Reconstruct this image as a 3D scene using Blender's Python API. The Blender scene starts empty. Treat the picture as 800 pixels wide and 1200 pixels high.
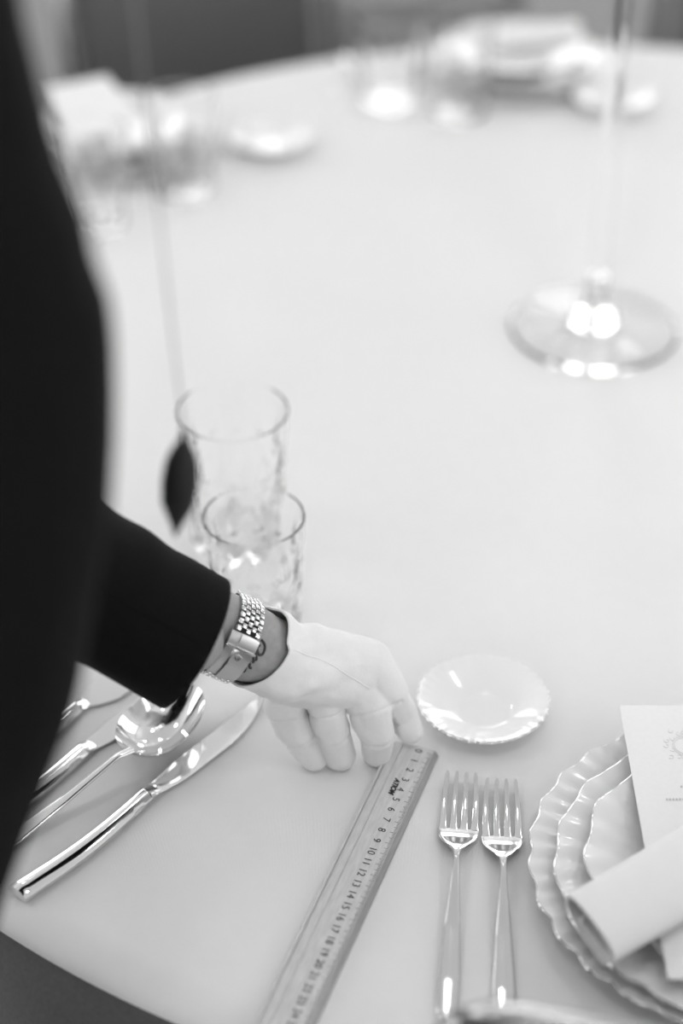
import bpy, bmesh, math, random
from math import sin, cos, pi, radians, tan, sqrt
from mathutils import Vector as V, Matrix, noise
random.seed(7)
SC = bpy.context.scene
COL = SC.collection

# ------------------------------------------------------------------ camera, world, light, exposure
F, TH, CH = 2200.0, radians(36), 1.65
fw = V((0, cos(TH), -sin(TH))); up = V((0, sin(TH), cos(TH))); rt = V((1, 0, 0)); CP = V((0, 0, CH))
def ray(px, py): return fw + rt*((px-400)/F) + up*((600-py)/F)
def at(px, py, z=.75):
    d = ray(px, py); return CP + d*((z-CH)/d.z)
def dp(px, py, d): return CP + ray(px, py)*d
cam = bpy.data.cameras.new('camera'); co = bpy.data.objects.new('camera', cam); COL.objects.link(co)
co.location = CP; co.rotation_euler = (pi/2-TH, 0, 0)
cam.sensor_fit = 'VERTICAL'; cam.sensor_height = 36; cam.sensor_width = 24; cam.lens = 66; cam.clip_start = .02
cam.dof.use_dof = True; cam.dof.focus_distance = 1.235; cam.dof.aperture_fstop = 1.9
SC.camera = co
SC.view_settings.view_transform = 'Standard'; SC.view_settings.look = 'None'
SC.view_settings.gamma = 1; SC.view_settings.use_curve_mapping = False
SC.view_settings.exposure = -0.75
SC.cycles.use_denoising = True; SC.cycles.caustics_refractive = True; SC.cycles.blur_glossy = 0.0
SC.cycles.max_bounces = 14; SC.cycles.transmission_bounces = 12; SC.cycles.glossy_bounces = 5; SC.cycles.diffuse_bounces = 4
SC.cycles.sample_clamp_indirect = 40; SC.cycles.caustics_reflective = False
w = bpy.data.worlds.new('world'); SC.world = w; w.use_nodes = True
w.node_tree.nodes['Background'].inputs[0].default_value = (1, 1, 1, 1)
w.node_tree.nodes['Background'].inputs[1].default_value = 1.5
def area(name, loc, rot, sx, sy, power):
    l = bpy.data.lights.new(name, 'AREA'); l.shape = 'RECTANGLE'; l.size = sx; l.size_y = sy; l.energy = power
    o = bpy.data.objects.new(name, l); o.location = loc; o.rotation_euler = rot; COL.objects.link(o); return o
# daylight through the three windows of the far wall and the two of the left wall
for i, x in enumerate((-2.3, 0, 2.3)): area('window_daylight', (x, 5.93, 1.75), (radians(-90), 0, 0), 1.5, 2.0, 56)
for i, y in enumerate((1.2, 3.8)): area('window_daylight', (-3.93, y, 1.75), (0, radians(-90), 0), 2.0, 1.5, 48)
for i, y in enumerate((-.6, 2.4)): area('window_daylight', (3.93, y, 1.75), (0, radians(90), 0), 2.0, 1.5, 40)  # right wall windows added as fill, none known there
for i, x in enumerate((-1.6, 1.6)): area('window_daylight', (x, -3.43, 1.75), (radians(90), 0, 0), 1.5, 2.0, 88)  # added fill from unseen windows behind the camera, softens the shadows
# unseen ceiling lamps added for glints and a brighter near cloth (their discs are built below)
LAMPS = [(-1.3, 1.3), (1.4, 1.3), (.55, .45), (-.15, .25), (-1.3, 3.5), (.2, 2.6), (1.7, 3.5), (1.5, -1.2), (-1.5, -1.2)]
for x, y in LAMPS:
    l = bpy.data.lights.new('ceiling_lamp_light', 'AREA'); l.shape = 'DISK'; l.size = .24; l.energy = 6
    o = bpy.data.objects.new('ceiling_lamp_light', l); o.location = (x, y, 2.965); COL.objects.link(o)

# ------------------------------------------------------------------ materials
M = {}
def mat(name, g, rough=.5, metal=0, bump=0, scale=60, vary=0, trans=0, ior=1.45, stretch=(1, 1, 1), coat=0, sheen=0, sss=0, wave=None, coord='Object'):
    m = bpy.data.materials.new(name); m.use_nodes = True; n = m.node_tree.nodes; L = m.node_tree.links
    b = n['Principled BSDF']; b.inputs['Roughness'].default_value = rough; b.inputs['Metallic'].default_value = metal
    b.inputs['Base Color'].default_value = (g, g, g, 1); b.inputs['IOR'].default_value = ior
    b.inputs['Transmission Weight'].default_value = trans; b.inputs['Coat Weight'].default_value = coat
    b.inputs['Coat Roughness'].default_value = .05
    b.inputs['Sheen Weight'].default_value = sheen; b.inputs['Subsurface Weight'].default_value = sss
    if sss: b.inputs['Subsurface Scale'].default_value = .01
    tc = n.new('ShaderNodeTexCoord'); mp = n.new('ShaderNodeMapping'); mp.inputs['Scale'].default_value = stretch
    L.new(tc.outputs[coord], mp.inputs[0])
    nz = n.new('ShaderNodeTexNoise'); nz.inputs['Scale'].default_value = scale; nz.inputs['Detail'].default_value = 4
    L.new(mp.outputs[0], nz.inputs['Vector'])
    if vary:
        r = n.new('ShaderNodeValToRGB'); a, c = max(0, g-vary), min(1, g+vary)
        r.color_ramp.elements[0].position = .3; r.color_ramp.elements[1].position = .7
        r.color_ramp.elements[0].color = (a, a, a, 1); r.color_ramp.elements[1].color = (c, c, c, 1)
        L.new(nz.outputs['Fac'], r.inputs[0]); L.new(r.outputs[0], b.inputs['Base Color'])
    if bump:
        bp = n.new('ShaderNodeBump'); bp.inputs['Distance'].default_value = bump; bp.inputs['Strength'].default_value = .6
        src = nz.outputs['Fac']
        if wave:
            w1 = n.new('ShaderNodeTexWave'); w1.inputs['Scale'].default_value = wave; w1.bands_direction = 'X'
            w2 = n.new('ShaderNodeTexWave'); w2.inputs['Scale'].default_value = wave; w2.bands_direction = 'Y'
            ad = n.new('ShaderNodeMath'); ad.operation = 'ADD'
            L.new(mp.outputs[0], w1.inputs['Vector']); L.new(mp.outputs[0], w2.inputs['Vector'])
            L.new(w1.outputs['Fac'], ad.inputs[0]); L.new(w2.outputs['Fac'], ad.inputs[1])
            ad2 = n.new('ShaderNodeMath'); ad2.operation = 'ADD'; L.new(ad.outputs[0], ad2.inputs[0]); L.new(src, ad2.inputs[1]); src = ad2.outputs[0]
        L.new(src, bp.inputs['Height']); L.new(bp.outputs[0], b.inputs['Normal'])
    M[name] = m; return m
mat('linen', .80, .9, bump=.0002, scale=90, vary=.006, wave=420, sheen=.1)
mat('skirt_cloth', .085, .8, bump=.0004, scale=300, vary=.01, sheen=.1)  # dark base colour carries the shade of the hanging cloth
mat('wool', .0025, .9, bump=.0004, scale=500, vary=.001)
M['wool'].node_tree.nodes['Principled BSDF'].inputs['Specular IOR Level'].default_value = .15
mat('skin', .27, .5, bump=.0002, scale=260, vary=.02, sss=.15)
mat('glove_cotton', .72, .9, bump=.00025, scale=700, vary=.01, stretch=(1, 1, 1), sheen=.15)
mat('tattoo_ink', .035, .6, vary=.01)
mat('steel', .80, .09, 1, bump=.00003, scale=30)
mat('brushed_steel', .50, .28, 1, bump=.00006, scale=300, stretch=(1, 1, 12))
mat('polished_steel', .70, .10, 1, bump=.00002, scale=60)
mat('porcelain', .78, .12, bump=.00005, scale=20, coat=.5)
mat('silver_rim', .75, .14, 1, bump=.00006, scale=200)
mat('glass', 1.0, .0, trans=1, ior=1.30, bump=.000004, scale=40)
mat('paper', .80, .75, bump=.00005, scale=300, vary=.01)
mat('emboss', .69, .7, vary=.02)
mat('tick_ink', .12, .8, vary=.02)
mat('printed_grey', .52, .8, vary=.02)
mat('wood', .56, .55, bump=.0001, scale=90, vary=.05, stretch=(6, 1, 6))
mat('wood_edge', .30, .5, bump=.0001, scale=90, vary=.03, stretch=(6, 1, 6))
mat('black_ink', .02, .6, vary=.005)
mat('carpet', .21, .95, bump=.002, scale=120, vary=.03)
mat('wall_paint', .78, .85, bump=.0004, scale=80, vary=.01)
mat('ceiling_paint', .85, .9, bump=.0003, scale=80, vary=.01)
mat('chair_fabric', .115, .8, bump=.0005, scale=300, vary=.01, sheen=.1)
mat('chair_metal', .42, .22, 1, bump=.00005, scale=60)
mat('table_wood', .12, .6, bump=.0002, scale=30, vary=.03)
mat('hair', .012, .5, bump=.001, scale=200, stretch=(1, 1, .1))
mat('shoe_leather', .012, .3, bump=.0001, scale=200)
mat('shirt', .7, .8, bump=.0001, scale=400, vary=.01)
mat('eye', .7, .15, vary=.01)
mat('lip', .25, .4, vary=.02)
mat('black_rubber', .008, .7, bump=.0001, scale=300)
mat('clear_cord', .30, .3, vary=.02)
em = mat('lamp_glow', 1, .5); em.node_tree.nodes['Principled BSDF'].inputs['Emission Color'].default_value = (1, 1, 1, 1)
em.node_tree.nodes['Principled BSDF'].inputs['Emission Strength'].default_value = 6
pane = mat('window_pane', 1, .0, trans=1, ior=1.0)

# ------------------------------------------------------------------ helpers
def obj(name, bm, m, parent=None, smooth=True):
    if isinstance(bm, bpy.types.Mesh): me = bm
    else:
        bmesh.ops.recalc_face_normals(bm, faces=bm.faces[:]); me = bpy.data.meshes.new(name); bm.to_mesh(me); bm.free()
    if smooth:
        for p in me.polygons: p.use_smooth = True
        if hasattr(me, 'set_sharp_from_angle'): me.set_sharp_from_angle(angle=radians(45))
    me.materials.clear(); me.materials.append(M[m])
    o = bpy.data.objects.new(name, me); COL.objects.link(o)
    if parent: o.parent = parent
    return o
def tag(o, label=None, cat=None, group=None, kind=None):
    for k, v in (('label', label), ('category', cat), ('group', group), ('kind', kind)):
        if v: o[k] = v
    return o
def thing(name, label, cat, loc=(0, 0, 0), rz=0, group=None):
    o = bpy.data.objects.new(name, None); COL.objects.link(o); o.location = loc; o.rotation_euler = (0, 0, rz)
    o.empty_display_size = .02
    return tag(o, label, cat, group)
def children(o): return [c for c in bpy.data.objects if c.parent == o]
def copy_tree(o, parent=None):
    c = o.copy(); COL.objects.link(c); c.parent = parent
    for ch in children(o): copy_tree(ch, c)
    return c
def box(bm, c, s, mx=None, bevel=0):
    r = bmesh.ops.create_cube(bm, size=1)['verts']
    bmesh.ops.scale(bm, vec=s, verts=r); bmesh.ops.translate(bm, vec=c, verts=r)
    if bevel:
        es = list({e for v in r for e in v.link_edges})
        r2 = bmesh.ops.bevel(bm, geom=es, offset=bevel, segments=2, affect='EDGES', profile=.6); r = list({v for f in r2['faces'] for v in f.verts} | {v for v in r if v.is_valid})
    if mx: bmesh.ops.transform(bm, matrix=mx, verts=r)
    return r
def loft(bm, secs, closed=True, cap=True):
    rows = [[bm.verts.new(p) for p in s] for s in secs]; n = len(rows[0])
    for a, b in zip(rows, rows[1:]):
        for i in range(n if closed else n-1):
            j = (i+1) % n; bm.faces.new((a[i], a[j], b[j], b[i]))
    if cap and closed: bm.faces.new(rows[0][::-1]); bm.faces.new(rows[-1])
    return rows
def tube(bm, pts, r, n=8, closed=False):
    pts = [V(p) for p in pts]; N = len(pts); secs = []; prev = None
    for i, p in enumerate(pts):
        a = pts[(i-1) % N] if (closed or i > 0) else p; b = pts[(i+1) % N] if (closed or i < N-1) else p
        t = (b-a).normalized()
        u = (prev - t*prev.dot(t)) if prev else t.orthogonal()
        u.normalize(); prev = u; v = t.cross(u); rr = r[i] if isinstance(r, (list, tuple)) else r
        secs.append([p + (u*cos(k*2*pi/n) + v*sin(k*2*pi/n))*rr for k in range(n)])
    if closed: secs.append(secs[0]); loft(bm, secs, cap=False); bmesh.ops.remove_doubles(bm, verts=bm.verts[:], dist=1e-7)
    else: loft(bm, secs)
def lathe(bm, prof, n=48, fn=None):
    """prof: (r, z) list; fn(i, r, z, theta) -> (r, z)"""
    secs = []
    for k in range(n):
        th = 2*pi*k/n; s = []
        for i, (r, z) in enumerate(prof):
            rr, zz = fn(i, r, z, th) if fn else (r, z)
            s.append((rr*cos(th), rr*sin(th), zz))
        secs.append(s)
    rows = [[bm.verts.new(p) for p in s] for s in secs]
    for k in range(n):
        a, b = rows[k], rows[(k+1) % n]
        for i in range(len(prof)-1): bm.faces.new((a[i], b[i], b[i+1], a[i+1]))
    bmesh.ops.remove_doubles(bm, verts=bm.verts[:], dist=1e-6)
def capsule_mesh(caps, seg=14):
    """caps: list of (p0, r0, p1, r1[, squash axis, factor]) joined as overlapping hulls"""
    bm = bmesh.new()
    for c in caps:
        t = bmesh.new()
        for p, r in (c if isinstance(c, list) else ((c[0], c[1]), (c[2], c[3]))):
            mx = Matrix.Translation(V(p))
            if False:
                ax = V(c[4]).normalized(); k = c[5]
                mx = mx @ (Matrix.Identity(3) - Matrix([[ax[i]*ax[j]*(1-k) for j in range(3)] for i in range(3)])).to_4x4()
            bmesh.ops.create_uvsphere(t, u_segments=seg, v_segments=seg//2+2, radius=r, matrix=mx)
        h = bmesh.ops.convex_hull(t, input=t.verts[:])
        bmesh.ops.delete(t, geom=[g for g in h['geom_interior'] if isinstance(g, bmesh.types.BMVert)], context='VERTS')
        me = bpy.data.meshes.new('tmp'); t.to_mesh(me); t.free(); bm.from_mesh(me); bpy.data.meshes.remove(me)
    return bm
def organic(name, caps, voxel, smooth_it, m, parent, post=None, sm_f=.5, disp=None):
    bm = capsule_mesh(caps); me = bpy.data.meshes.new(name); bm.to_mesh(me); bm.free()
    o = bpy.data.objects.new(name, me); COL.objects.link(o)
    md = o.modifiers.new('r', 'REMESH'); md.mode = 'VOXEL'; md.voxel_size = voxel
    s = o.modifiers.new('s', 'SMOOTH'); s.factor = sm_f; s.iterations = smooth_it
    dg = bpy.context.evaluated_depsgraph_get(); dg.update()
    me2 = bpy.data.meshes.new_from_object(o.evaluated_get(dg)); bpy.data.objects.remove(o); bpy.data.meshes.remove(me)
    b = bmesh.new(); b.from_mesh(me2); bpy.data.meshes.remove(me2)
    if disp:
        b.normal_update()
        mv = [(v, v.normal*disp(v.co)) for v in b.verts]
        for v, d in mv: v.co += d
    if post: post(b)
    return obj(name, b, m, parent)
def cut(b, c, n, rad):
    """open a shell: drop what lies beyond the plane (c, n) within rad of c"""
    fs = [f for f in b.faces if (f.calc_center_median()-c).length < rad]
    g = list({v for f in fs for v in f.verts} | {e for f in fs for e in f.edges} | set(fs))
    bmesh.ops.bisect_plane(b, geom=g, plane_co=c, plane_no=n)
    dl = [f for f in b.faces if (f.calc_center_median()-c).dot(n) > 0 and (f.calc_center_median()-c).length < rad]
    bmesh.ops.delete(b, geom=dl, context='FACES')

# ------------------------------------------------------------------ room
def struct(name, bm, m, parent=None):
    o = obj(name, bm, m, parent, smooth=False)
    if not parent: o['kind'] = 'structure'
    return o
X0, X1, Y0, Y1, ZC = -4, 4, -3.5, 6, 3.0
def slab(name, c, s, m): b = bmesh.new(); box(b, c, s); return struct(name, b, m)
slab('floor', ((X0+X1)/2, (Y0+Y1)/2, -.05), (X1-X0, Y1-Y0, .1), 'carpet')
slab('ceiling', ((X0+X1)/2, (Y0+Y1)/2, ZC+.05), (X1-X0, Y1-Y0, .1), 'ceiling_paint')
def wall_with_holes(name, to3, length, spans):
    b = bmesh.new(); edge = [0]
    for a, c in spans: edge += [a, c]
    edge.append(length)
    for i in range(0, len(edge), 2): box3(b, to3, edge[i], edge[i+1], 0, ZC)
    for a, c in spans: box3(b, to3, a, c, 0, .72); box3(b, to3, a, c, 2.78, ZC)
    return struct(name, b, 'wall_paint')
def box3(b, to3, a, c, z0, z1, t0=0, t1=.1):
    p, q = to3(a, t0, z0), to3(c, t1, z1)
    box(b, [(p[i]+q[i])/2 for i in range(3)], [abs(p[i]-q[i]) for i in range(3)])
back = lambda s, t, z: (X0+s, Y1+t, z)
left = lambda s, t, z: (X0-t, Y0+s, z)
right = lambda s, t, z: (X1+t, Y0+s, z)
front = lambda s, t, z: (X0+s, Y0-t, z)
bs = [(x-X0-.77, x-X0+.77) for x in (-2.3, 0, 2.3)]; ls = [(y-Y0-.77, y-Y0+.77) for y in (1.2, 3.8)]
rs_ = [(y-Y0-.77, y-Y0+.77) for y in (-.6, 2.4)]; fs_ = [(x-X0-.77, x-X0+.77) for x in (-1.6, 1.6)]
wall_with_holes('wall_back', back, X1-X0, bs); wall_with_holes('wall_left', left, Y1-Y0, ls)
wall_with_holes('wall_right', right, Y1-Y0, rs_); wall_with_holes('wall_front', front, X1-X0, fs_)
k = 0
for to3, spans in ((back, bs), (left, ls), (right, rs_), (front, fs_)):  # right and front windows are added to go with the fill lights
    for a, c in spans:
        k += 1; b = bmesh.new()
        for q in ((a, a+.05), (c-.05, c), ((a+c)/2-.02, (a+c)/2+.02)): box3(b, to3, q[0], q[1], .72, 2.78, .02, .08)
        for z in (.72, 1.9, 2.73): box3(b, to3, a, c, z, z+.05, .02, .08)
        wn = struct('window_%d' % k, b, 'ceiling_paint')
        b = bmesh.new(); box3(b, to3, a-.05, c+.05, .68, .72, -.08, .1); obj('window_sill', b, 'ceiling_paint', wn, smooth=False)
for nm, to3, ln in (('baseboard_back', back, X1-X0), ('baseboard_left', left, Y1-Y0)):
    b = bmesh.new(); box3(b, to3, 0, ln, 0, .1, -.015, 0); struct(nm, b, 'ceiling_paint')
for x, y in LAMPS:
    t = thing('ceiling_lamp', 'small round recessed lamp in the white ceiling', 'ceiling lamp', (x, y, 2.97), group='recessed ceiling lamps')
    b = bmesh.new(); lathe(b, [(.10, .0), (.10, -.012), (.125, -.012), (.13, .03), (.10, .03)], 28); obj('lamp_ring', b, 'ceiling_paint', t)
    b = bmesh.new(); lathe(b, [(0, .02), (.1, .02), (.1, .028), (0, .028)], 28); obj('lamp_disc', b, 'lamp_glow', t)

# ------------------------------------------------------------------ round table and cloth
TC = V((.262, 1.449, 0)); TR = .795
t = thing('banquet_table', 'large round banquet table hidden under the white cloth', 'table', TC)
b = bmesh.new(); lathe(b, [(0, .715), (TR-.030, .715), (TR-.026, .745), (0, .745)], 72); obj('tabletop', b, 'table_wood', t)
for a in (45, 135, 225, 315):
    b = bmesh.new(); x, y = .5*cos(radians(a)), .5*sin(radians(a)); tube(b, [(x, y, 0), (x, y, .715)], .02, 12); obj('leg', b, 'chair_metal', t)
b = bmesh.new(); prof = [(0.0, .75)]
for i in range(1, 60): prof.append(((TR-.022)*i/59, .75))
for i in range(1, 13): a = i/12*pi/2; prof.append((TR-.022+.024*sin(a), .75-.018*(1-cos(a))))
prof += [(TR+.0015, .728), (TR-.0005, .727)]
def clothfn(i, r, z, th): return r, z + (.0002*noise.noise(V((r*cos(th)*9, r*sin(th)*9, 0))) if 0 < i < 58 else 0)
lathe(b, prof, 300, clothfn)
tag(obj('tablecloth', b, 'linen'), 'plain white cloth stretched over the whole round tabletop', 'tablecloth').location = TC
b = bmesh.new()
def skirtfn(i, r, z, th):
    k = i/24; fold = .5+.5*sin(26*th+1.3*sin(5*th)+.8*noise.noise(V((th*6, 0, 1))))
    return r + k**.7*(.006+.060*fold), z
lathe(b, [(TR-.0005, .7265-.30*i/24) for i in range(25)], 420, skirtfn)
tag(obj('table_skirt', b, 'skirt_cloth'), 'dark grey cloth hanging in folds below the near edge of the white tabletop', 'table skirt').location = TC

# ------------------------------------------------------------------ chairs
def make_chair(label, group=None):
    t = thing('banquet_chair', label, 'chair', group=group)
    b = bmesh.new(); box(b, (0, .02, .43), (.42, .42, .07), bevel=.03); obj('seat', b, 'chair_fabric', t)
    b = bmesh.new(); box(b, (0, 0, 0), (.36, .035, .38), bevel=.016)
    bmesh.ops.transform(b, matrix=Matrix.Translation((0, -.235, .69)) @ Matrix.Rotation(radians(8), 4, 'X'), verts=b.verts[:]); obj('backrest', b, 'chair_fabric', t)
    b = bmesh.new(); pts = [(-.2, -.17, .42), (-.205, -.2, .6), (-.2, -.255, .84)]
    for i in list(range(5))+list(range(4, 9)):
        if i == 4 and pts[-1][2] > .8999: i = 4.001
        a = pi - i*pi/8; pts.append((-.165 + .035*cos(a) if i <= 4 else .165+.035*cos(a), -.262, .866+.034*sin(a)))
    pts += [(.2, -.255, .84), (.205, -.2, .6), (.2, -.17, .42)]
    tube(b, pts, .017, 12); obj('back_frame', b, 'chair_metal', t)
    for sx in (-1, 1):
        for sy in (-1, 1):
            b = bmesh.new(); tube(b, [(sx*.18, .02+sy*.18, .41), (sx*.2, .02+sy*.2, .2), (sx*.21, .02+sy*.23, 0)], [.014, .013, .011], 10); obj('leg', b, 'chair_metal', t)
    return t
ch = make_chair('banquet chair with rounded metal back frame, its rail just poking in at bottom edge')
ch.location = (.313, .808, 0); ch.rotation_euler.z = radians(-14)
def place_chair(loc, rz, label):
    c = copy_tree(ch); c['label'] = label; c.location = loc; c.rotation_euler = (0, 0, rz); return c
place_chair((-.10, 2.38, 0), radians(208), 'dark chair beyond the far left of the table, behind left place setting')
place_chair((.10, 2.98, 0), radians(180), 'dark chair behind the far place setting with rolled napkin')
place_chair((.60, 2.50, 0), radians(158), 'dark chair beyond the far right of the table, past the tall glass stem')

# ------------------------------------------------------------------ plates
def plate_bm(R, h, lobes, scal, flute, base=.55, swirl=3.0, n=None, th_=.0028, rim_pts=None, start=.62):
    b = bmesh.new(); n = n or lobes*10
    ts = [0, .2, base*.8, base*.92, base, base*1.05] + [base+(1-base)*(i+1)/12 for i in range(1, 12)]
    prof = []
    for t in ts:
        if t <= base*.92: z = 0
        else:
            q = (t-base*.92)/(1-base*.92); z = h*(q*q*(3-2*q)*.4+q*.6)
        prof.append((R*t, z+th_))
    m = len(prof)
    for r, z in reversed(prof[1:]): prof.append((max(r-.0004, .001) if r < R*.999 else r, z-th_)) if r > R*base*.85 else None
    prof += [(R*base*.8, -.0), (R*base*.78, .001), (0, .001)]
    def wgt(r): return max(0, (r/R-start)/(1-start))**1.1
    def wf(r): return min(1, max(0, (r/R-start+.10)/(1-start))*1.4)
    def fn(i, r, z, th):
        wv = cos(2*lobes*th + swirl*2.5*(1-r/R))*wf(r) if R > .06 else wgt(r)*cos(lobes*th); s = wgt(r)
        return r*(1+scal*s*s*cos(lobes*th)), z + flute*wv*.8
    lathe(b, prof, n, fn)
    rp = []
    for k in range(n):
        th = 2*pi*k/n; r, z = fn(0, R, h+th_*.5, th); rp.append((r*cos(th), r*sin(th), z))
    return b, rp
def plate(name, label, cat, loc, R, h, lobes, scal, flute, rim_r=.0009, group=None, parent_rot=0, **kw):
    t = thing(name, label, cat, loc, parent_rot, group)
    b, rp = plate_bm(R, h, lobes, scal, flute, **kw); obj('dish_body', b, 'porcelain', t)
    b = bmesh.new(); tube(b, rp, rim_r, 8, closed=True); obj('silver_rim', b, 'silver_rim', t)
    return t
plate('charger_plate', 'largest white fluted plate with silver scalloped rim, bottom of the near stack', 'plate', (.2545, .832, .7505), .134, .0155, 28, .011, .0007, rim_r=.0010)
plate('dinner_plate', 'middle white fluted plate with silver rim in the near stack', 'plate', (.2555, .819, .7585), .1205, .0165, 18, .012, .0009, rim_r=.0012)
plate('dessert_plate', 'smallest fluted plate with deep scallops, top of the near stack', 'plate', (.2505, .822, .7660), .0965, .0165, 12, .022, .0012, rim_r=.0010, swirl=2.5)
plate('bread_dish', 'small white dish with beaded scalloped edge beside the gloved hand', 'dish', (*at(565, 836)[:2], .7505), .0460, .0125, 34, .012, .0004, rim_r=.0008, swirl=0, base=.42, start=.78)
c = at(318, 172); plate('bread_dish', 'small white dish alone at the far left of the tabletop', 'dish', (c.x, c.y, .7505), .0455, .0125, 24, .012, .0005, rim_r=.0007, swirl=0, base=.42, start=.7)
c = at(716, 124); plate('bread_dish', 'small white dish beside the tall glass stem, far right', 'dish', (c.x, c.y, .7505), .0455, .0125, 24, .012, .0005, rim_r=.0007, swirl=0, base=.42, start=.7)
FC = at(600, 84); LC = at(138, 174)
for cc, wh in ((FC, 'far place setting by the tall glass stem'), (LC, 'left place setting near the dark jacket')):
    for nm, R, z, lb, word in (('charger_plate', .11, .7505, 28, 'largest'), ('dinner_plate', .097, .7585, 18, 'middle'), ('dessert_plate', .08, .766, 12, 'smallest')):
        plate(nm, '%s fluted plate of the %s' % (word, wh), 'plate', (cc.x, cc.y, z), R, .016, lb, .012, .0008, n=lb*6)

# ------------------------------------------------------------------ napkins and cards
def napkin(label, p0, dirv, length, width, height, turns=1.35, flat=1.0):
    """a cloth folded over into a flattened roll with an open spiral end; p0 is the middle of the open end"""
    b = bmesh.new(); t = .0022; N = 56; outer = []; inner = []
    path = []
    for i in range(N):
        q = i/(N-1); a = q*turns*2*pi + pi*.9; k = .35+.65*q
        ex = .8
        x = k*width/2*(abs(cos(a))**ex)*(1 if cos(a) > 0 else -1); z = k*height/2*(abs(sin(a))**ex)*(1 if sin(a) > 0 else -1)
        path.append(V((x, z)))
    for i in range(N):
        d = (path[min(i+1, N-1)]-path[max(i-1, 0)]).normalized(); nn = V((d.y, -d.x))
        outer.append(path[i]+nn*t/2); inner.append(path[i]-nn*t/2)
    ring = outer+inner[::-1]; secs = []; K = 14
    for j in range(K+1):
        q = j/K; s = length*q
        secs.append([(p.x*(1+.03*sin(q*4)), s - .32*p.x*(1-q) + .004*sin(p.x*40)*(1-q), p.y*(1+.10*sin(q*5)) + height/2) for p in ring])
    loft(b, secs)
    o = obj('folded_napkin', b, 'linen'); o.location = p0; o.rotation_euler.z = math.atan2(dirv[1], dirv[0]) - pi/2
    return tag(o, label, 'napkin')
# near napkin: open end between two measured corners, long axis up and to the right
nA, nB = at(662, 1050, .795), at(718, 1131, .790); nm_ = (nA+nB)/2
ax = (at(757, 993, .80)-at(664, 1047, .80)); ax.z = 0; ax.normalize()
NW = abs((nA-nB).dot(V((-ax.y, ax.x, 0))))
NAP = napkin('white linen napkin folded into a flat roll, lying across the near plates and card', V((nm_.x-.002, nm_.y-.010, .7912)) + V((ax.y, -ax.x, 0))*.004, (ax.x, ax.y), .25, NW*1.30, .025)
def card(label, loc, rz, tilt=0, tiltx=0, wd=.10, hg=.236, detail=True):
    t = thing('menu_card', label, 'card', loc, rz); t.rotation_euler = (tiltx, tilt, rz)
    b = bmesh.new(); box(b, (wd/2, -hg/2, 0), (wd, hg, .0007)); obj('card_sheet', b, 'paper', t, smooth=False)
    if detail:
        b = bmesh.new(); cx, cy = wd/2, -.040   # embossed floral crest: scrolls around an oval
        for k in range(18):
            a = k*2*pi/18; rr = .0105 + .0025*sin(k*2.4)
            p = [(cx+rr*cos(a)+.0022*cos(a+u)*(1-u/9), cy+1.25*rr*sin(a)+.0022*sin(a+u)*(1-u/9), .0005) for u in [j*.7 for j in range(8)]]
            tube(b, p, .00022, 5)
        for rr in (.0062, .0075): tube(b, [(cx+rr*cos(a*pi/12), cy+rr*1.2*sin(a*pi/12), .0005) for a in range(24)], .0002, 5, closed=True)
        tube(b, [(cx, cy-.016, .0005), (cx-.002, cy-.019, .0005), (cx+.001, cy-.021, .0005)], .0003, 5)
        obj('embossed_crest', b, 'emboss', t)
        b = bmesh.new(); random.seed(3)
        for row, y, x0, x1, hh in ((0, -.090, .019, .057, .0016), (1, -.0785, .030, .046, .0016)):
            x = x0
            while x < x1:
                wl = random.uniform(.0012, .0019); box(b, (x+wl/2, y, .0006), (wl*.8, hh, .0002)); x += wl+.0006
        obj('printed_line', b, 'printed_grey', t, smooth=False)
    return t
c0 = at(725, 832, .786)
card('white menu card with an embossed crest, tucked under the near napkin', (c0.x, c0.y, .7898), 0, tiltx=radians(.15), wd=.076)
c1 = at(572, 50, .79); card('white card lying on the far plates by the rolled napkin', (c1.x, c1.y, .7885), radians(-4), wd=.075, hg=.07, detail=False)
b_ = napkin('white napkin in a thick roll on top of the far plates', V((0, 0, 0)), (1, 0), .105, .034, .034)
c2 = at(588, 42, .81); b_.location = (c2.x-.01, c2.y-.005, .789); b_.rotation_euler.z = radians(-74)
c3 = at(98, 100, .80); card('white card tilted up on the left plates by the dark jacket', (c3.x-.052, c3.y-.012, .800), radians(28), wd=.085, hg=.11, tiltx=radians(8), detail=False)

# ------------------------------------------------------------------ glasses
def tumbler(label, base, rb, rtp, h, n=12, seg=144, group=None):
    b = bmesh.new(); prof = []; K = 46; wt = .0016; floor_ = .006
    prof.append((0, .001)); prof.append((rb*.8, .0012)); prof.append((rb*.93, 0))
    for i in range(K+1):
        u = i/K; prof.append((rb+(rtp-rb)*u, .0015+(h-.0015)*u))
    m = len(prof)
    prof.append((rtp-wt*.5, h+.0006))
    for i in range(12):
        u = 1-i/11*(1-floor_/h); prof.append((rb+(rtp-rb)*u-wt-(.0008 if i > 4 else 0), h*u))
    prof += [(rb*.6, floor_-.001), (0, floor_-.0012)]
    def fn(i, r, z, th):
        if 3 < i < m-6:
            u = z/h; d = 0
            if u < .62:
                s = min(1, u/.06)*min(1, (.62-u)/.05)
                ph = n*th/2; kz = z*n/rb*.28
                d = (abs(sin(ph+kz)) + abs(sin(ph-kz)))*.5; d = (1-d)*.0024*s
            else:
                q = (u-.62)/.26
                if q < 1:
                    c = abs(cos(n*th/2)); d = .0010*max(0, c-(.55+.45*q))/(1-.55)*2
            return r-d, z
        return r, z
    lathe(b, prof, seg, fn)
    o = obj('cut_glass_tumbler', b, 'glass'); o.location = base; return tag(o, label, 'glass', group)
p = dp(297, 605, 1.352); H1 = p.z-.7505; tumbler('nearer cut glass tumbler standing just behind the dark sleeve cuff', (p.x, p.y, .7505), .0325, .0372, H1)
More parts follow.
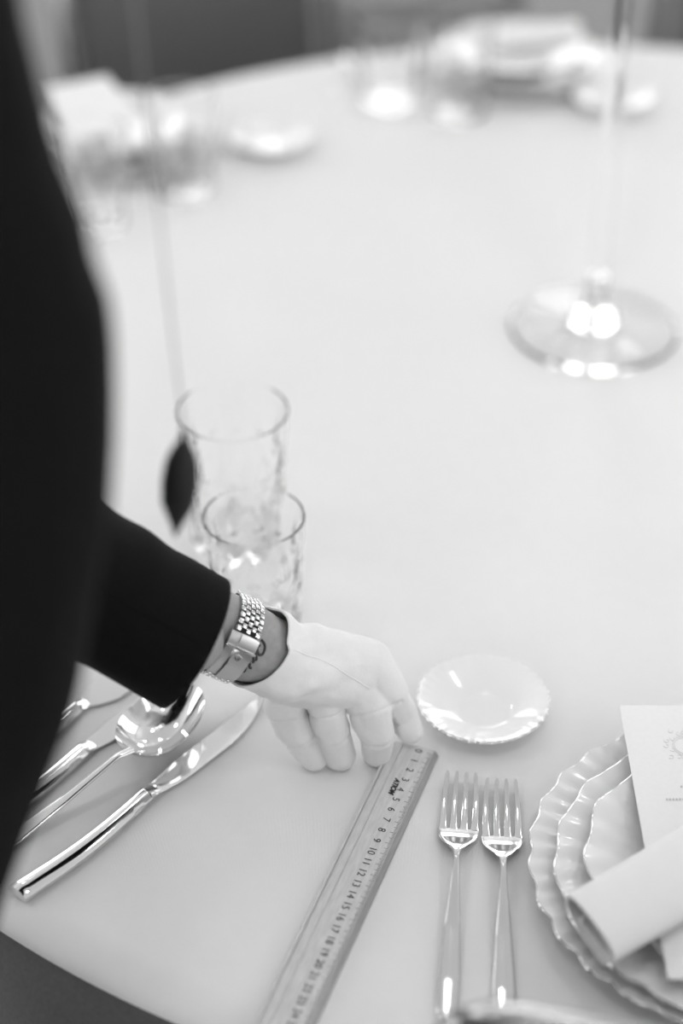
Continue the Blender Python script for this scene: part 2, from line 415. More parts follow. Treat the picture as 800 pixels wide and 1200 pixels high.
p = dp(272, 481, 1.434); H2 = p.z-.7505; tumbler('wider, blurrier cut glass tumbler standing behind the one at the cuff', (p.x, p.y, .7505), .0365, .0432, H2)
for px, py, lb in ((112, 262, 'clear tumbler in front of the left plates, next to the dark jacket'), (216, 222, 'clear tumbler at the right side of the left plates'),
                   (456, 118, 'clear tumbler left of the far plates, leftmost of the two'), (536, 132, 'clear tumbler directly in front of the far plates')):
    c = at(px, py); tumbler(lb, (c.x, c.y, .7505), .033, .038, .105, seg=96)
# tall glass stems on broad feet
def tall_stem(label, base, rbase, rs, h):
    t = thing('glass_candle_stand', label, 'candle stand', base)
    b = bmesh.new(); lathe(b, [(0, .0), (rbase*.97, .0), (rbase, .003), (rbase*.98, .006), (rbase*.6, .008), (rbase*.3, .011), (rs*2.2, .018), (rs*1.1, .034), (rs, .06), (0, .06)], 72); obj('foot', b, 'glass', t)
    b = bmesh.new(); lathe(b, [(0, .0602), (rs, .0602), (rs*.92, .10), (rs*.85, h*.5), (rs, h-.02), (rs*1.3, h), (0, h)], 40); obj('stem', b, 'glass', t)
    b = bmesh.new(); lathe(b, [(0, h+.0002), (rs*1.4, h+.0002), (.034, h+.012), (.036, h+.05), (.034, h+.05), (.032, h+.014), (0, h+.006)], 48); obj('candle_cup', b, 'glass', t)
    return t
c = at(695, 388); tall_stem('tall clear glass stem on a broad round foot, right side of the table', (c.x, c.y, .7505), .079, .0105, .52)

# ------------------------------------------------------------------ cutlery
def flat_sec(y, w, z, t, crown=.5, n=14):
    """cross-section across X at station y: bottom flat, top crowned"""
    s = []
    for k in range(n):
        a = 2*pi*k/n; cx, sz = cos(a), sin(a)
        ex = .55; x = (abs(cx)**ex)*(1 if cx > 0 else -1)*w/2
        zz = (abs(sz)**(.8))*(1 if sz > 0 else -1)
        s.append((x, y, z + t/2 + zz*t/2*(1 if zz > 0 else crown)))
    return s
def interp(tab, y):
    for (a, b) in zip(tab, tab[1:]):
        if y <= b[0]:
            q = (y-a[0])/(b[0]-a[0]); q = q*q*(3-2*q) if len(tab) < 4 else q
            return [a[i]+(b[i]-a[i])*q for i in range(1, len(a))]
    return list(tab[-1][1:])
def make_fork(label, group=None):
    t = thing('table_fork', label, 'fork', group=group)
    L = .205; b = bmesh.new()
    # y, width, z, thickness ; y = 0 at the handle end, tines point +Y
    tab = [(0, .0075, .0010, .0022), (.004, .0125, .0008, .0024), (.03, .0135, .0008, .0026), (.07, .0100, .003, .0030), (.10, .0060, .0065, .0036), (.122, .0040, .0095, .0036),
           (.129, .0055, .0095, .0030), (.136, .0135, .0076, .0022), (.142, .0215, .0052, .0019), (.149, .0262, .0024, .0018), (.156, .0276, .0012, .0018)]
    ys = [i*.156/58 for i in range(59)]
    secs = [flat_sec(y, *interp(tab, y)) for y in ys]; loft(b, secs); obj('handle', b, 'polished_steel', t)
    for k in range(4):
        x0 = (-1.5+k)*.00695; b = bmesh.new(); secs = []
        for i in range(16):
            q = i/15; y = .1555+(L-.1555)*q; z = .0012 + .0030*q*q + .007*max(0, q-.4)**2
            w_ = .0060*(1-.12*q)*(1 if q < .02 else .84-.30*q) if q < .97 else .0018
            xx = x0*(1+.05*sin(q*pi)-.10*q*q)
            secs.append([(xx+p[0], p[1], p[2]) for p in flat_sec(y, w_, z, .0019*(1-.25*q), n=10)])
        loft(b, secs); obj('tine', b, 'polished_steel', t)
    return t
def lay(o, tip, end, z=.7505, scale=None):
    """put an item whose +Y points from its end to its tip on the table between two points"""
    d = tip-end; o.location = (end.x, end.y, z); o.rotation_euler = (0, 0, math.atan2(d.y, d.x)-pi/2); return o
fk = make_fork('left one of the two silver forks, nearer the wooden ruler')
tp = at(541, 906, .757); en = at(524, 1175, .752); d = (tp-en).normalized(); lay(fk, tp, tp-d*.205)
f2 = copy_tree(fk); f2['label'] = 'right one of the two silver forks, nearer the plates'
tp = at(587.5, 914, .757); en = at(591, 1190, .752); d = (tp-en).normalized(); lay(f2, tp, tp-d*.205)
def make_knife(label, blade_w=.0195, L=.243, Lh=.118, group=None):
    t = thing('table_knife', label, 'knife', group=group)
    tab = [(0, .0150, 0, .0070), (.0015, .0165, 0, .0078), (.02, .0160, .0001, .0080), (.07, .0140, .0004, .0075), (Lh-.012, .0120, .0006, .0066), (Lh-.002, .0122, .0004, .0062)]
    b = bmesh.new(); secs = []
    for i in range(34):
        y = (Lh-.002)*i/33; w_, z, th_ = interp(tab, y); bow = .004*sin(pi*y/Lh)
        hw = w_/2; c_ = .28*w_
        secs.append([(x+bow, y, zz) for x, zz in ((-hw, z+.001), (-hw+.0015, z), (hw-.0015, z), (hw, z+.001), (hw, z+th_*.55), (c_*.9, z+th_), (-c_*.9, z+th_), (-hw, z+th_*.55))])
    loft(b, secs); obj('handle', b, 'steel', t)
    b = bmesh.new(); secs = []
    for i in range(5):
        q = i/4; secs.append(flat_sec(Lh-.002+.009*q, .0125*(1-.25*q)+.0015*sin(q*pi), .0006, .0064*(1-.6*q), n=12))
    loft(b, secs); obj('bolster', b, 'steel', t)
    b = bmesh.new(); secs = []
    for i in range(30):
        q = i/29; y = Lh+.0055+(L-Lh-.0055)*q
        top = -.0050 - (blade_w-.0125)*min(1, q*5)**.7*.6 + (.0 if q < .55 else (blade_w-.004)*((q-.55)/.45)**1.8)
        bot = .0052 + (blade_w-.0125)*.4*min(1, q*4)
        top = min(top, bot-.0012)
        secs.append([(-top*1, y, .0016), (-top, y, .0020), (-(top*.35+bot*.65)*1, y, .0031), (-bot, y, .0033), (-bot, y, .0012), (-(top*.35+bot*.65), y, .0010)])
    loft(b, secs); obj('blade', b, 'steel', t)
    return t
kn = make_knife('front silver knife lying alone, its whole length in view, left of the ruler')
e0, t0 = at(20, 1047, .754), at(298, 836, .752); lay(kn, t0, e0)
kd = (t0-e0); kd.z = 0; kd.normalize()
k2 = copy_tree(kn); k2['label'] = 'silver knife behind the big spoon, blade running under the sleeve'
bo = at(100, 879, .752); lay(k2, bo+kd, bo-kd*.118)
k3 = make_knife('broad silver fish knife farthest back, mostly hidden by sleeve and jacket', blade_w=.030, L=.215, Lh=.112)
bo = at(92, 829, .752); lay(k3, bo+kd, bo-kd*.112)
def make_spoon(label, L=.205):
    t = thing('soup_spoon', label, 'spoon')
    bl, bw, bd = .074, .051, .018; Lh = L-bl; b = bmesh.new()
    tab = [(0, .010, .0004, .0022), (.004, .0140, .0004, .0024), (.04, .0125, .0010, .0026), (.08, .0075, .008, .0032), (Lh-.008, .0046, .0190, .0036), (Lh+.004, .0066, .0188, .0026)]
    loft(b, [flat_sec((Lh+.004)*i/44, *interp(tab, (Lh+.004)*i/44)) for i in range(45)]); obj('handle', b, 'steel', t)
    b = bmesh.new(); rows = []; NR, NT = 16, 48
    def P(r, th, off):
        x = bw/2*r*cos(th)*(1-.10*sin(th)*r); y = bl/2*r*sin(th)
        y += bl/2; ca, sa = cos(radians(13)), sin(radians(13))
        return (x*ca-y*sa, Lh+x*sa+y*ca, .0012+bd*(r**2.4)+off+.006*r*(y/bl))
    for sgn, off in ((1, .0014), (-1, 0)):
        c_ = b.verts.new(P(0, 0, off)); prev = None; st = []
        for i in range(1, NR+1):
            ring = [b.verts.new(P(i/NR*(1 if sgn > 0 else 1.0), 2*pi*k/NT, off)) for k in range(NT)]
            for k in range(NT):
                if prev is None: b.faces.new((c_, ring[k], ring[(k+1) % NT]))
                else: b.faces.new((prev[k], ring[k], ring[(k+1) % NT], prev[(k+1) % NT]))
            prev = ring
        rows.append(prev)
    for k in range(NT): b.faces.new((rows[0][k], rows[1][k], rows[1][(k+1) % NT], rows[0][(k+1) % NT]))
    obj('bowl', b, 'steel', t); return t
sp = make_spoon('large silver soup spoon, bowl half under the sleeve cuff')
nk = at(146, 884, .770); tb = at(15, 978, .756); d = nk-tb; d.z = 0; d.normalize()
lay(sp, nk+d, nk-d*.129)
# cutlery of the far setting, blurred
k4 = copy_tree(f2); k4['label'] = 'blurred fork on the cloth left of the far tumblers'; lay(k4, at(428, 120), at(402, 66)); k4.scale = (.55, .55, .55)
for c_ in children(k4):
    me_ = c_.data.copy(); me_.materials.clear(); me_.materials.append(M['brushed_steel']); c_.data = me_

# ------------------------------------------------------------------ wooden ruler
RD = V((-.335, -.942, 0)).normalized(); RW = V((-RD.y, RD.x, 0)); RO = at(459, 866, .7565)
RL, RWD, RT = .3075, .0340, .0052
rul = thing('wooden_ruler', 'pale wooden ruler with printed centimetre scale held by the gloved fingertips', 'ruler', (RO.x, RO.y, .7505))
rul.rotation_euler.z = math.atan2(RD.y, RD.x) + pi/2   # local -Y runs along the scale, +X towards the ticks
def xs(pairs, y0, y1, b): loft(b, [[(x, y, z) for x, z in pairs] for y in (y0, y1)])
b = bmesh.new()
prof = [(0, 0), (RWD-.0001, 0), (RWD-.0048, .0048), (.0102, .0050), (.0099, .0046), (.0095, .0046), (.0092, RT), (.0034, RT), (.0030, .0040), (.0022, .0040), (.0018, .0048), (0, .0046)]
prof = [(0, 0), (RWD-.0030, 0), (RWD-.0030, .0050), (.0094, .0051), (.0091, .0046), (.0087, .0046), (.0084, RT), (.0034, RT), (.0031, .0038), (.0023, .0038), (.0020, .0050), (0, .0048)]
loft(b, [[(x, y, z) for x, z in prof] for y in (0, -RL)]); obj('ruler_body', b, 'wood', rul, smooth=False)
b = bmesh.new(); xs([(RWD-.0029, 0), (RWD, 0), (RWD, .0012), (RWD-.0029, .0049)], 0, -RL, b); obj('bevelled_edge', b, 'wood_edge', rul, smooth=False)
def text_bm(s, size, shear=0, bold=0):
    cu = bpy.data.curves.new('t', 'FONT'); cu.body = s; cu.size = size; cu.align_x = 'CENTER'; cu.align_y = 'CENTER'; cu.shear = shear; cu.offset = bold
    o = bpy.data.objects.new('t', cu); COL.objects.link(o); dg = bpy.context.evaluated_depsgraph_get(); dg.update()
    me = bpy.data.meshes.new_from_object(o.evaluated_get(dg)); bpy.data.objects.remove(o); bpy.data.curves.remove(cu); return me
P0 = at(489.5, 880, .7556); z0 = -(P0-RO).dot(RD)   # local y of the 0
ACR = (P0-RO).dot(RW)
Rm = Matrix.Rotation(-pi/2, 4, 'Z')
num = bmesh.new()
for i in range(31):
    if -z0 + i*.00995 > RL-.003: break
    me = text_bm(str(i), .0072); y = z0 - i*.00995
    k0 = len(num.verts); num.from_mesh(me); num.verts.ensure_lookup_table(); vs = num.verts[k0:]
    bmesh.ops.transform(num, matrix=Matrix.Translation((ACR+.0003, y, .00525)) @ Rm, verts=vs); bpy.data.meshes.remove(me)
obj('printed_numbers', num, 'black_ink', rul, smooth=False)
b = bmesh.new()
for i in range(int((RL+z0-.002)/.00995*10)+1):
    ln = .0042 if i % 10 == 0 else (.0032 if i % 5 == 0 else .0020); y = z0 - i*.000995
    wd = .00018 if i % 5 else .00026
    box(b, (RWD-.0032-ln/2, y, .00518), (ln, wd, .00006))
tk = obj('printed_ticks', b, 'tick_ink', rul, smooth=False)
b = bmesh.new(); me = text_bm('ATIOM', .0052, shear=.35, bold=.0003); b.from_mesh(me); bpy.data.meshes.remove(me)
PL = at(461.8, 921.5, .7556)
bmesh.ops.scale(b, vec=(.95, 1.0, 1), verts=b.verts[:])
bmesh.ops.transform(b, matrix=Matrix.Translation(((PL-RO).dot(RW), -(PL-RO).dot(RD), .0053)) @ Rm, verts=b.verts[:])
obj('maker_mark', b, 'black_ink', rul, smooth=False)

# ------------------------------------------------------------------ person
Wc = at(273, 747, .865); Gc = at(300, 758, .857); Cf = at(226, 752, .885); Sb = at(105, 684, .945); El = at(-60, 590, 1.02)
A = (at(335, 774, .845)-at(243, 733, .884)).normalized()
NV = (CP-Wc); NV = (NV - A*NV.dot(A)).normalized()      # towards the viewer's side of the wrist
BV = A.cross(NV).normalized()
if BV.dot(up) > 0: BV = -BV                              # towards the lower side of the wrist in the picture
WN, WB = .0222, .0268                                    # wrist half axes
hips = V((-.40, .43, .94)); chest = V((-.33, .62, 1.22)); neck = V((-.26, .73, 1.43)); head = V((-.215, .80, 1.545))
shR = V((-.20, .655, 1.30)); shL = V((-.52, .70, 1.30)); elL = V((-.66, .60, 1.05)); haL = V((-.56, .78, .90))
person = thing('person', 'person in a black suit and white glove leaning in from the left', 'person', (-.38, .47, 0))
person_inv = Matrix.Translation((.38, -.47, 0))
def rel(o): o.matrix_parent_inverse = person_inv; return o
def hc(px, py, z): return at(px, py, z)
# fingers: joint chains (knuckle first)
fing = {
 'little': [(hc(424, 806, .806), .0145), (hc(437, 830, .798), .0118), (hc(441, 862, .777), .0104), (hc(442, 880, .7595), .0090)],
 'ring':   [(hc(434, 776, .822), .0140), (hc(454, 808, .806), .0110), (hc(470, 836, .780), .0094), (hc(480, 857, .7662), .0074)],
 'middle': [(hc(402, 780, .826), .0130), (hc(418, 812, .806), .0100), (hc(432, 852, .785), .0085), (hc(440, 868, .766), .0070)],
 'index':  [(hc(376, 802, .815), .0125), (hc(382, 832, .799), .0110), (hc(391, 862, .778), .0104), (hc(399, 885, .7600), .0090)],
 'thumb':  [(hc(330, 800, .812), .0130), (hc(336, 836, .794), .0118), (hc(352, 864, .775), .0106), (hc(367, 886, .7595), .0086)],
}
def hand_caps(infl):
    cs = []; w0 = Gc - A*.014; k = infl
    wr = [(w0+BV*s*.0055, .0222+k) for s in (-1, 1)]
    mid = [(hc(345, 764, .842), .0190+k), (hc(342, 786, .838), .0190+k)]
    kn_ = [(fing['little'][0][0], .0140+k), (fing['ring'][0][0], .0135+k), (hc(412, 768, .828), .0130+k), (hc(392, 800, .815), .0130+k)]
    cs.append(wr+mid); cs.append(mid+kn_)
    cs.append(mid+[(hc(322, 798, .822), .0135+k), (hc(372, 806, .812), .0120+k)])
    for f in fing.values():
        for (p, r), (q, s) in zip(f, f[1:]): cs.append((p, r+infl, q, s+infl))
    return cs
arm_caps = [(shR, .055, V((-.27, .78, 1.13)), .046), (V((-.27, .78, 1.13)), .046, El, .040), (El, .042, Sb, .036), (Sb, .036, Cf, .022)]
body_caps = arm_caps + [(Cf, .022, Wc-A*.03, .019)] + [
  (hips+V((-.07, 0, -.03)), .095, hips+V((.07, 0, -.03)), .095), (hips, .105, chest, .115), (chest+V((-.08, 0, 0)), .12, chest+V((.07, 0, .02)), .11),
  (shR, .06, shL, .06), (chest+V((0, 0, .05)), .10, neck-V((.02, .03, .04)), .065), (neck-V((.02, .03, .04)), .058, neck+V((.012, .018, .05)), .055),
  (head+V((-.005, -.012, .015)), .088, head+V((.02, .028, .0)), .078), (head+V((.025, .040, -.03)), .060, head+V((.034, .052, -.07)), .038),
  (shL, .055, elL, .042), (elL, .042, haL, .028),
  (hips+V((-.10, 0, -.06)), .095, V((-.50, .50, .50)), .062), (V((-.50, .50, .50)), .060, V((-.51, .44, .10)), .042),
  (hips+V((.09, 0, -.06)), .095, V((-.31, .52, .50)), .062), (V((-.31, .52, .50)), .060, V((-.30, .44, .10)), .042),
  (haL, .030, haL+V((.04, .05, -.03)), .026)]
hc_in = hand_caps(-.0030)
for k in range(4): body_caps.append((haL+V((.04, .05, -.03)), .012, haL+V((.085, .075+.012*(k-1.5), -.05-.012*abs(k-1.5))), .008))
body_caps.append((haL+V((.01, .02, -.02)), .012, haL+V((.04, .0, -.06)), .009))
body = organic('body', body_caps, .0075, 6, 'skin', person)
# right wrist and hand at fine resolution, running on from the forearm
WR = organic('wrist_skin', [(Wc-A*.06+BV*s*.0045, .0232, Gc-A*.004+BV*s*.0048, .0205) for s in (-1, 1)] + hc_in, .0016, 5, 'skin', person)
for o in (body, WR): rel(o)
WR.name = 'forearm_and_hand'
# glove
CREASE = []
for nm_f in ('little', 'index', 'thumb'):
    ch_ = fing[nm_f]
    for i in (1, 2): CREASE.append((ch_[i][0], ch_[i][1], (ch_[i+1][0]-ch_[i-1][0]).normalized()))
def wrinkle(co):
    q = (co-Gc).dot(A); s = (co-Gc).dot(BV)
    f = max(0, 1-abs(q-.03)/.05)
    d = .0016*f*sin(230*(s*.9+q*.75)+3*noise.noise(co*40)) + .0006*noise.noise(co*120)
    for p_, r_, ax_ in CREASE:
        e = co-p_; l = e.length
        if l < r_*1.7: d -= .0010*math.exp(-(e.dot(ax_)/.0011)**2)
    return d + .0012*noise.noise(co*55)
GP = Gc - A*.0
def open_glove(b):
    cut(b, GP, -(A - NV*.42 + BV*.10).normalized(), .055)
glove = organic('white_glove', hand_caps(.0006), .0013, 7, 'glove_cotton', person, post=open_glove, disp=wrinkle); rel(glove)
md = glove.modifiers.new('t', 'SOLIDIFY'); md.thickness = .0012; md.offset = 1
# cuff hem following the glove's open edge
bme = bmesh.new(); bme.from_mesh(glove.data)
bd = [e for e in bme.edges if e.is_boundary and (e.verts[0].co-GP).length < .06]
hemp = [v.co.copy() for v in {v for e in bd for v in e.verts}]; bme.free()
if hemp:
    cen = sum(hemp, V())/len(hemp); hemp.sort(key=lambda p: math.atan2((p-cen).dot(BV), (p-cen).dot(NV)))
    hemp = hemp[::max(1, len(hemp)//60)]
    b = bmesh.new(); tube(b, [p + (p-cen).normalized()*.0006 for p in hemp], .0011, 8, closed=True); rel(obj('glove_hem', b, 'glove_cotton', person))
from mathutils.bvhtree import BVHTree
def bvh_of(o):
    b = bmesh.new(); b.from_mesh(o.data); t = BVHTree.FromBMesh(b); b.free(); return t
gt = bvh_of(glove); wt_ = bvh_of(WR)
def on_surf(tree, px, py, off):
    """where the sight line through a picture point meets the surface, lifted a little along the normal"""
    r_ = ray(px, py).normalized(); h = tree.ray_cast(CP, r_)
    if h[0] is None: return None
    nn = h[1] if h[1].dot(r_) < 0 else -h[1]; return h[0]+nn*off
seam = [on_surf(gt, 343+(432-343)*q, 762+(806-762)*q-6*sin(q*pi)*.6, .0011) for q in [i/22 for i in range(23)]]
seam = [p for p in seam if p]
if len(seam) > 4: b = bmesh.new(); tube(b, seam, .0006, 6); rel(obj('glove_seam', b, 'glove_cotton', person))
# tattoo strokes on the inner wrist: fragment of script showing past the clasp
def cr(pts, n=6):
    P = [pts[0]]+list(pts)+[pts[-1]]; o = []
    for i in range(1, len(P)-2):
        for k in range(n):
            t = k/n; a, b_, c_, d_ = P[i-1], P[i], P[i+1], P[i+2]
            o.append(tuple(.5*((2*b_[j])+(-a[j]+c_[j])*t+(2*a[j]-5*b_[j]+4*c_[j]-d_[j])*t*t+(-a[j]+3*b_[j]-3*c_[j]+d_[j])*t**3) for j in range(2)))
    o.append(tuple(P[-1])); return o
S = 65/800
def zz(x, y): return (258+x*S, 735+y*S)
strokes = [[(590, 180), (635, 240), (640, 310), (610, 385), (565, 400), (540, 360), (535, 300), (570, 250)], [(560, 240), (530, 300), (520, 360), (500, 400), (440, 385)],
           [(505, 385), (520, 430), (515, 480)], [(395, 430), (405, 490), (380, 500)], [(330, 520), (350, 575), (375, 585)], [(350, 520), (340, 560)], [(290, 580), (275, 625), (240, 640), (205, 650)]]
for i, st in enumerate(strokes):
    P3 = [on_surf(wt_, *zz(p[0]+(75 if i > 2 else 0), p[1]), .0003) for p in cr(st)]; P3 = [p for p in P3 if p]
    if len(P3) > 2: b = bmesh.new(); tube(b, P3, .0009, 6); rel(obj('tattoo_stroke', b, 'tattoo_ink', person))
# jacket: torso, arms, and the flank nearest the camera
flank = [(-190, -60, .745, .070), (-188, 20, .75, .070), (-158, 150, .755, .070), (-125, 310, .765, .073), (-97, 400, .78, .0745), (-97, 580, .80, .076), (-122, 780, .84, .080), (-165, 900, .87, .083), (-215, 1030, .90, .088), (-260, 1150, .93, .09)]
fl = [(dp(x, y, d), r) for x, y, d, r in [(x_+(8 if y_ < 350 else 20 if y_ < 650 else 6), y_, d_, r_+.002) for x_, y_, d_, r_ in flank]]
jc = [(fl[i][0], fl[i][1], fl[i+1][0], fl[i+1][1]) for i in range(len(fl)-1)]
jc += [(p, r, q, s) for p, r, q, s in [(fl[3][0], .08, chest, .14), (fl[6][0], .08, hips+V((0, 0, .06)), .135), (fl[8][0], .085, hips+V((0, 0, -.02)), .13)]]
jc += [(hips+V((-.09, 0, -.05)), .125, hips+V((.09, 0, -.05)), .125), (hips, .14, chest, .142), (chest+V((-.09, 0, 0)), .13, chest+V((.07, 0, .02)), .12), (shR, .070, shL, .070),
       (chest+V((0, 0, .06)), .11, neck-V((.03, .045, .05)), .07), (fl[0][0], .06, neck-V((.03, .045, .06)), .06)]
CS = (at(275, 690, .915)+at(178, 815, .850))/2; ASx = (CS-Sb).normalized()
jc += [(shR, .07, V((-.27, .79, 1.13)), .060), (V((-.27, .79, 1.13)), .060, El, .056), (El, .056, Sb, .0475), (Sb, .0475, CS+ASx*.04, .0462)]
jc += [(shL, .068, elL, .056), (elL, .056, haL-V((.01, .02, 0)), .046)]
AS = (Cf-Sb).normalized()
c1_, c2_ = at(275, 690, .915), at(178, 815, .850)
CC = (c1_+c2_)/2; BS = (c2_-c1_).normalized(); CN = (AS-BS*AS.dot(BS)).normalized(); CN = (CN + NV*.30).normalized(); Nc = BS.cross(CN)
def sleeve_folds(co):
    q = (co-Cf).dot(-A)
    up_ = max(0, min(1, (q-.02)/.05)) if (co-Cf).length < .3 and q > 0 else 0
    return .0035*noise.noise(co*9) + up_*.0022*sin(q*120)*max(0, -(co-Cf).normalized().dot(BV))
def jpost(b):
    cut(b, CC, CN, .12)
    cut(b, haL-V((.005, .01, 0)), (haL-elL).normalized(), .09)
    cut(b, neck-V((.02, .03, .02)), V((.15, .3, .95)).normalized(), .12)
jk = organic('suit_jacket', jc, .0065, 9, 'wool', person, post=jpost, disp=sleeve_folds); rel(jk)
md = jk.modifiers.new('t', 'SOLIDIFY'); md.thickness = .0025; md.offset = -1
jt = bvh_of(jk)
sm = [on_surf(jt, 118+(237-118)*q, 690+(757-690)*q, .0002) for q in [i/24 for i in range(25)]]; sm = [p for p in sm if p]
if len(sm) > 3: b = bmesh.new(); tube(b, sm, .0005, 6); rel(obj('sleeve_seam', b, 'wool', person))
b = bmesh.new(); nc = neck-V((.015, .022, .012)); tube(b, [nc+V((.064*cos(a*pi/14), .060*sin(a*pi/14), .012*sin(a*pi/14))) for a in range(28)], .014, 8, closed=True); rel(obj('shirt_collar', b, 'shirt', person))
tc_ = [(hips+V((-.075, 0, -.01)), .122, hips+V((.075, 0, -.01)), .122), (hips+V((-.10, 0, -.08)), .108, V((-.50, .50, .50)), .080), (V((-.50, .50, .50)), .080, V((-.51, .45, .06)), .066),
       (hips+V((.09, 0, -.08)), .108, V((-.31, .52, .50)), .080), (V((-.31, .52, .50)), .080, V((-.30, .45, .06)), .066)]
rel(organic('trousers', tc_, .009, 6, 'wool', person))
for x in (-.51, -.30): rel(organic('shoe', [(V((x, .42, .042)), .040, V((x, .50, .038)), .037), (V((x, .50, .038)), .038, V((x, .60, .034)), .032)], .006, 4, 'shoe_leather', person))
# face and hair (above the frame)
fx = V((.55, .75, -.35)).normalized(); sx = fx.cross(V((0, 0, 1))).normalized(); ux = sx.cross(fx)
hc0 = head+V((.005, .008, -.005))
rel(organic('hair', [(head+V((-.012, -.020, .030)), .094, head+V((.008, .008, .040)), .082), (head+V((-.03, -.04, -.01)), .075, head+V((-.03, -.045, -.05)), .052)], .006, 4, 'hair', person, disp=lambda c: .003*noise.noise(c*60)))
rel(organic('nose', [(hc0+fx*.094+ux*.008, .009, hc0+fx*.106-ux*.022, .0125), (hc0+fx*.098-ux*.026+sx*.010, .008, hc0+fx*.098-ux*.026-sx*.010, .008)], .0025, 4, 'skin', person))
for s in (-1, 1):
    b = bmesh.new(); bmesh.ops.create_uvsphere(b, u_segments=16, v_segments=10, radius=.012, matrix=Matrix.Translation(hc0+fx*.084+sx*s*.032+ux*.008)); rel(obj('eye', b, 'eye', person))
    b = bmesh.new(); tube(b, [hc0+fx*.093+sx*s*(.018+.007*i)+ux*(.028+.004*sin(i)) for i in range(5)], [.0015, .003, .003, .0025, .001], 6); rel(obj('eyebrow', b, 'hair', person))
    rel(organic('ear', [(hc0+sx*s*.086+ux*.014-fx*.008, .012, hc0+sx*s*.084-ux*.022-fx*.002, .009)], .003, 3, 'skin', person))
b = bmesh.new(); tube(b, [hc0+fx*(.094-.004*abs(i-3))+sx*(i-3)*.008-ux*.050 for i in range(7)], [.001, .004, .005, .0045, .005, .004, .001], 8); rel(obj('mouth', b, 'lip', person))

# ------------------------------------------------------------------ wristwatch
watch = thing('wristwatch', 'steel bracelet wristwatch worn on the bare wrist, folding clasp towards the viewer', 'watch', Wc)
SLN, SLB = WN+.0058, WB+.0016
WO = Wc - A*.0005
def wp(phi, ax_, off=0):   # point on the bracelet's oval at angle phi, offset ax_ along the arm
    q = V(NV*cos(phi)*(SLN+off) + BV*sin(phi)*(SLB+off)); lean = .0002*sin(phi) - .0055*cos(phi) - .0008
    return WO + q + A*(ax_+lean) - Wc
def link_mesh(wd, ln, th_):
    b = bmesh.new(); box(b, (0, 0, 0), (wd, ln, th_), bevel=min(wd, ln, th_)*.18); me = bpy.data.meshes.new('link'); bmesh.ops.recalc_face_normals(b, faces=b.faces[:]); b.to_mesh(me); b.free()
    for p in me.polygons: p.use_smooth = True
    me.materials.append(M['polished_steel']); return me
BW = .0185; cw = BW/5
lm = link_mesh(cw*.86, .0031, .0021); lo = link_mesh(cw*.9, .0034, .0023)
def place_link(me, phi, a, off=0):
    p = wp(phi, a, off); T = (wp(phi+.02, a, off)-wp(phi-.02, a, off)).normalized(); Nn = (A.cross(T)).normalized()
    if Nn.dot(p-(WO-Wc)) < 0: Nn = -Nn
    Xx = T.cross(Nn)
    o = bpy.data.objects.new('bracelet_link', me); COL.objects.link(o); o.parent = watch
    o.matrix_local = Matrix((( Xx.x, T.x, Nn.x, p.x), (Xx.y, T.y, Nn.y, p.y), (Xx.z, T.z, Nn.z, p.z), (0, 0, 0, 1)))
CL0, CL1 = radians(-9), radians(62)
step = .0047/((SLN+SLB)/2)
phi = CL0 - step*.6; i = 0
while phi > radians(-100):
    for k in range(5):
        outer = k in (0, 4)
        place_link(lo if outer else lm, phi - (step*.5 if k % 2 else 0), (k-2)*cw, 0)
    phi -= step; i += 1
phi = CL1 + step*.6
while phi < radians(130):
    for k in range(5): place_link(lo if k in (0, 4) else lm, phi + (step*.5 if k % 2 else 0), (k-2)*cw, 0)
    phi += step
b = bmesh.new()   # link backing under the small gaps, so the bracelet reads dark between links
secs = []
for j in range(70):
    ph = radians(-100) + radians(230)*j/69
    secs.append([wp(ph, -BW*.46, -.0009), wp(ph, BW*.46, -.0009), wp(ph, BW*.46, -.0016), wp(ph, -BW*.46, -.0016)])
loft(b, secs); obj('bracelet_hinge_pins', b, 'black_rubber', watch)
def clasp_part(name, p0, p1, a0, a1, o0, o1, m='brushed_steel', parent=None, n=14):
    b = bmesh.new(); secs = []
    for j in range(n+1):
        ph = p0+(p1-p0)*j/n; e = .0004 if j in (0, n) else 0
        secs.append([wp(ph, a0, o0), wp(ph, a0, o1-e), wp(ph, a0+.0004, o1), wp(ph, a1-.0004, o1), wp(ph, a1, o1-e), wp(ph, a1, o0)])
    loft(b, secs); return obj(name, b, m, parent or watch)
hb = BW/2
clasp = clasp_part('clasp', CL0, CL1, -hb-.0022, hb+.0006, -.0008, .0011)
clasp_part('clasp_bridge', CL0+.015, CL0+.30, -hb*.45, hb+.0004, .0011, .0022, parent=clasp)
clasp_part('clasp_ridge', CL0+.30, CL0+.345, -hb-.0026, hb+.0010, .0009, .0032, 'polished_steel', clasp, n=3)
clasp_part('clasp_cover', CL0+.36, CL1-.02, -hb*.52, hb*.45, .0011, .0026, parent=clasp)
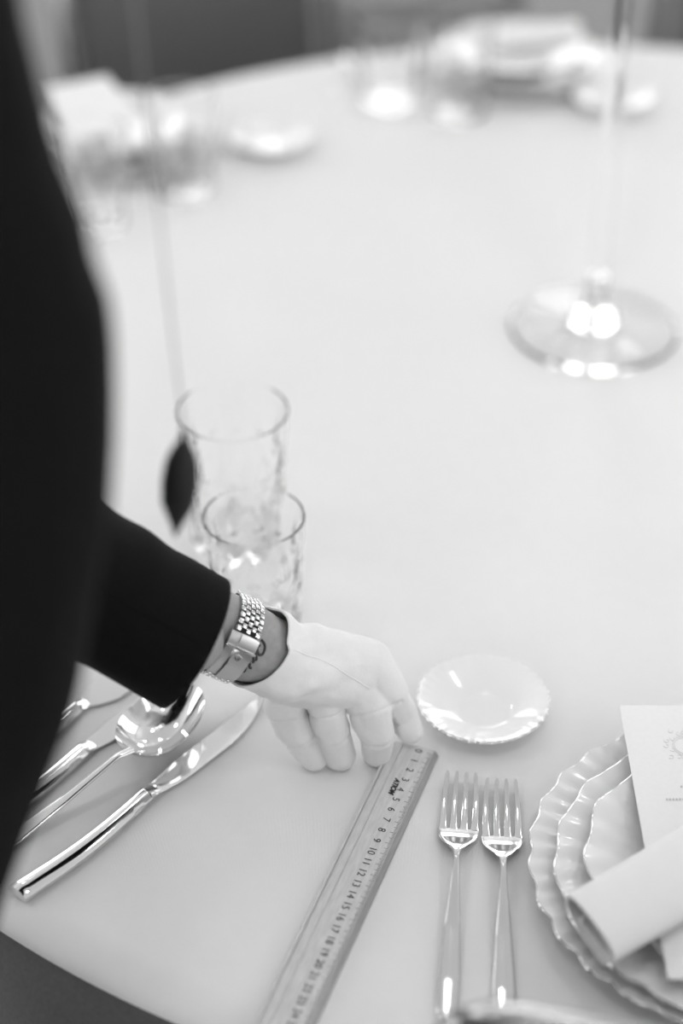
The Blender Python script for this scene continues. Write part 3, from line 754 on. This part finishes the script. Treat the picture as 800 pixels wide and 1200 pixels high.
clasp_part('clasp_step', CL0+.70, CL0+.73, -hb*.50, hb*.43, .0025, .0031, parent=clasp, n=2)
b = bmesh.new(); pc = CL0+.53   # small five-pointed coronet in relief
for k in range(5):
    a = (k-2)*.0010; tipd = -.085+.012*abs(k-2)
    tube(b, [wp(pc+.03, a*.55, .0028), wp(pc+tipd, a*1.15, .0029)], [.0005, .00034], 6)
    bmesh.ops.create_uvsphere(b, u_segments=8, v_segments=6, radius=.0006, matrix=Matrix.Translation(wp(pc+tipd, a*1.15, .0029)))
tube(b, [wp(pc+.035+.012*sin(q*pi/6), .0013*cos(q*pi/6), .0029) for q in range(12)], .0002, 6, closed=True)
obj('crown_emblem', b, 'polished_steel', clasp)
# case on the far side of the wrist
b = bmesh.new(); lathe(b, [(0, -.0015), (.0165, -.0015), (.018, .001), (.0180, .006), (.0165, .0085), (.0150, .0092), (0, .0092)], 40)
cs = obj('watch_case', b, 'polished_steel', watch)
p = -NV*(SLN+.001)+(WO-Wc); z_ = -NV; x_ = A; y_ = z_.cross(x_)
cs.matrix_local = Matrix(((x_.x, y_.x, z_.x, p.x), (x_.y, y_.y, z_.y, p.y), (x_.z, y_.z, z_.z, p.z), (0, 0, 0, 1)))

# ------------------------------------------------------------------ thin cord with a tapered toggle hanging from the neck
tg = dp(211, 565, .98)
cd = thing('hanging_cord', 'thin cord ending in a black tapered toggle, hanging between jacket and tumblers', 'cord', tg)
b = bmesh.new(); k = .98/2200
lathe(b, [(0, -.036), (.0010, -.035), (.0022, -.030), (.0046, -.024), (.0090, -.013), (.0098, 0), (.0088, .012), (.0062, .020), (.0032, .025), (.0018, .032), (0, .0325)], 24); o = obj('toggle', b, 'black_rubber', cd)
o.rotation_euler = (0, radians(7), 0)
top = neck-V((.0, -.03, .03))-tg
pts = [V((.0035, 0, .031))] + [V((.0035-.012*q, 0, .026+.27*q)) for q in (.2, .4, .6, .8, 1)] + [V((-.04, -.02, .325)), V((-.10, -.04, .335)), top]
b = bmesh.new(); tube(b, pts, .00055, 6); obj('cord', b, 'clear_cord', cd)
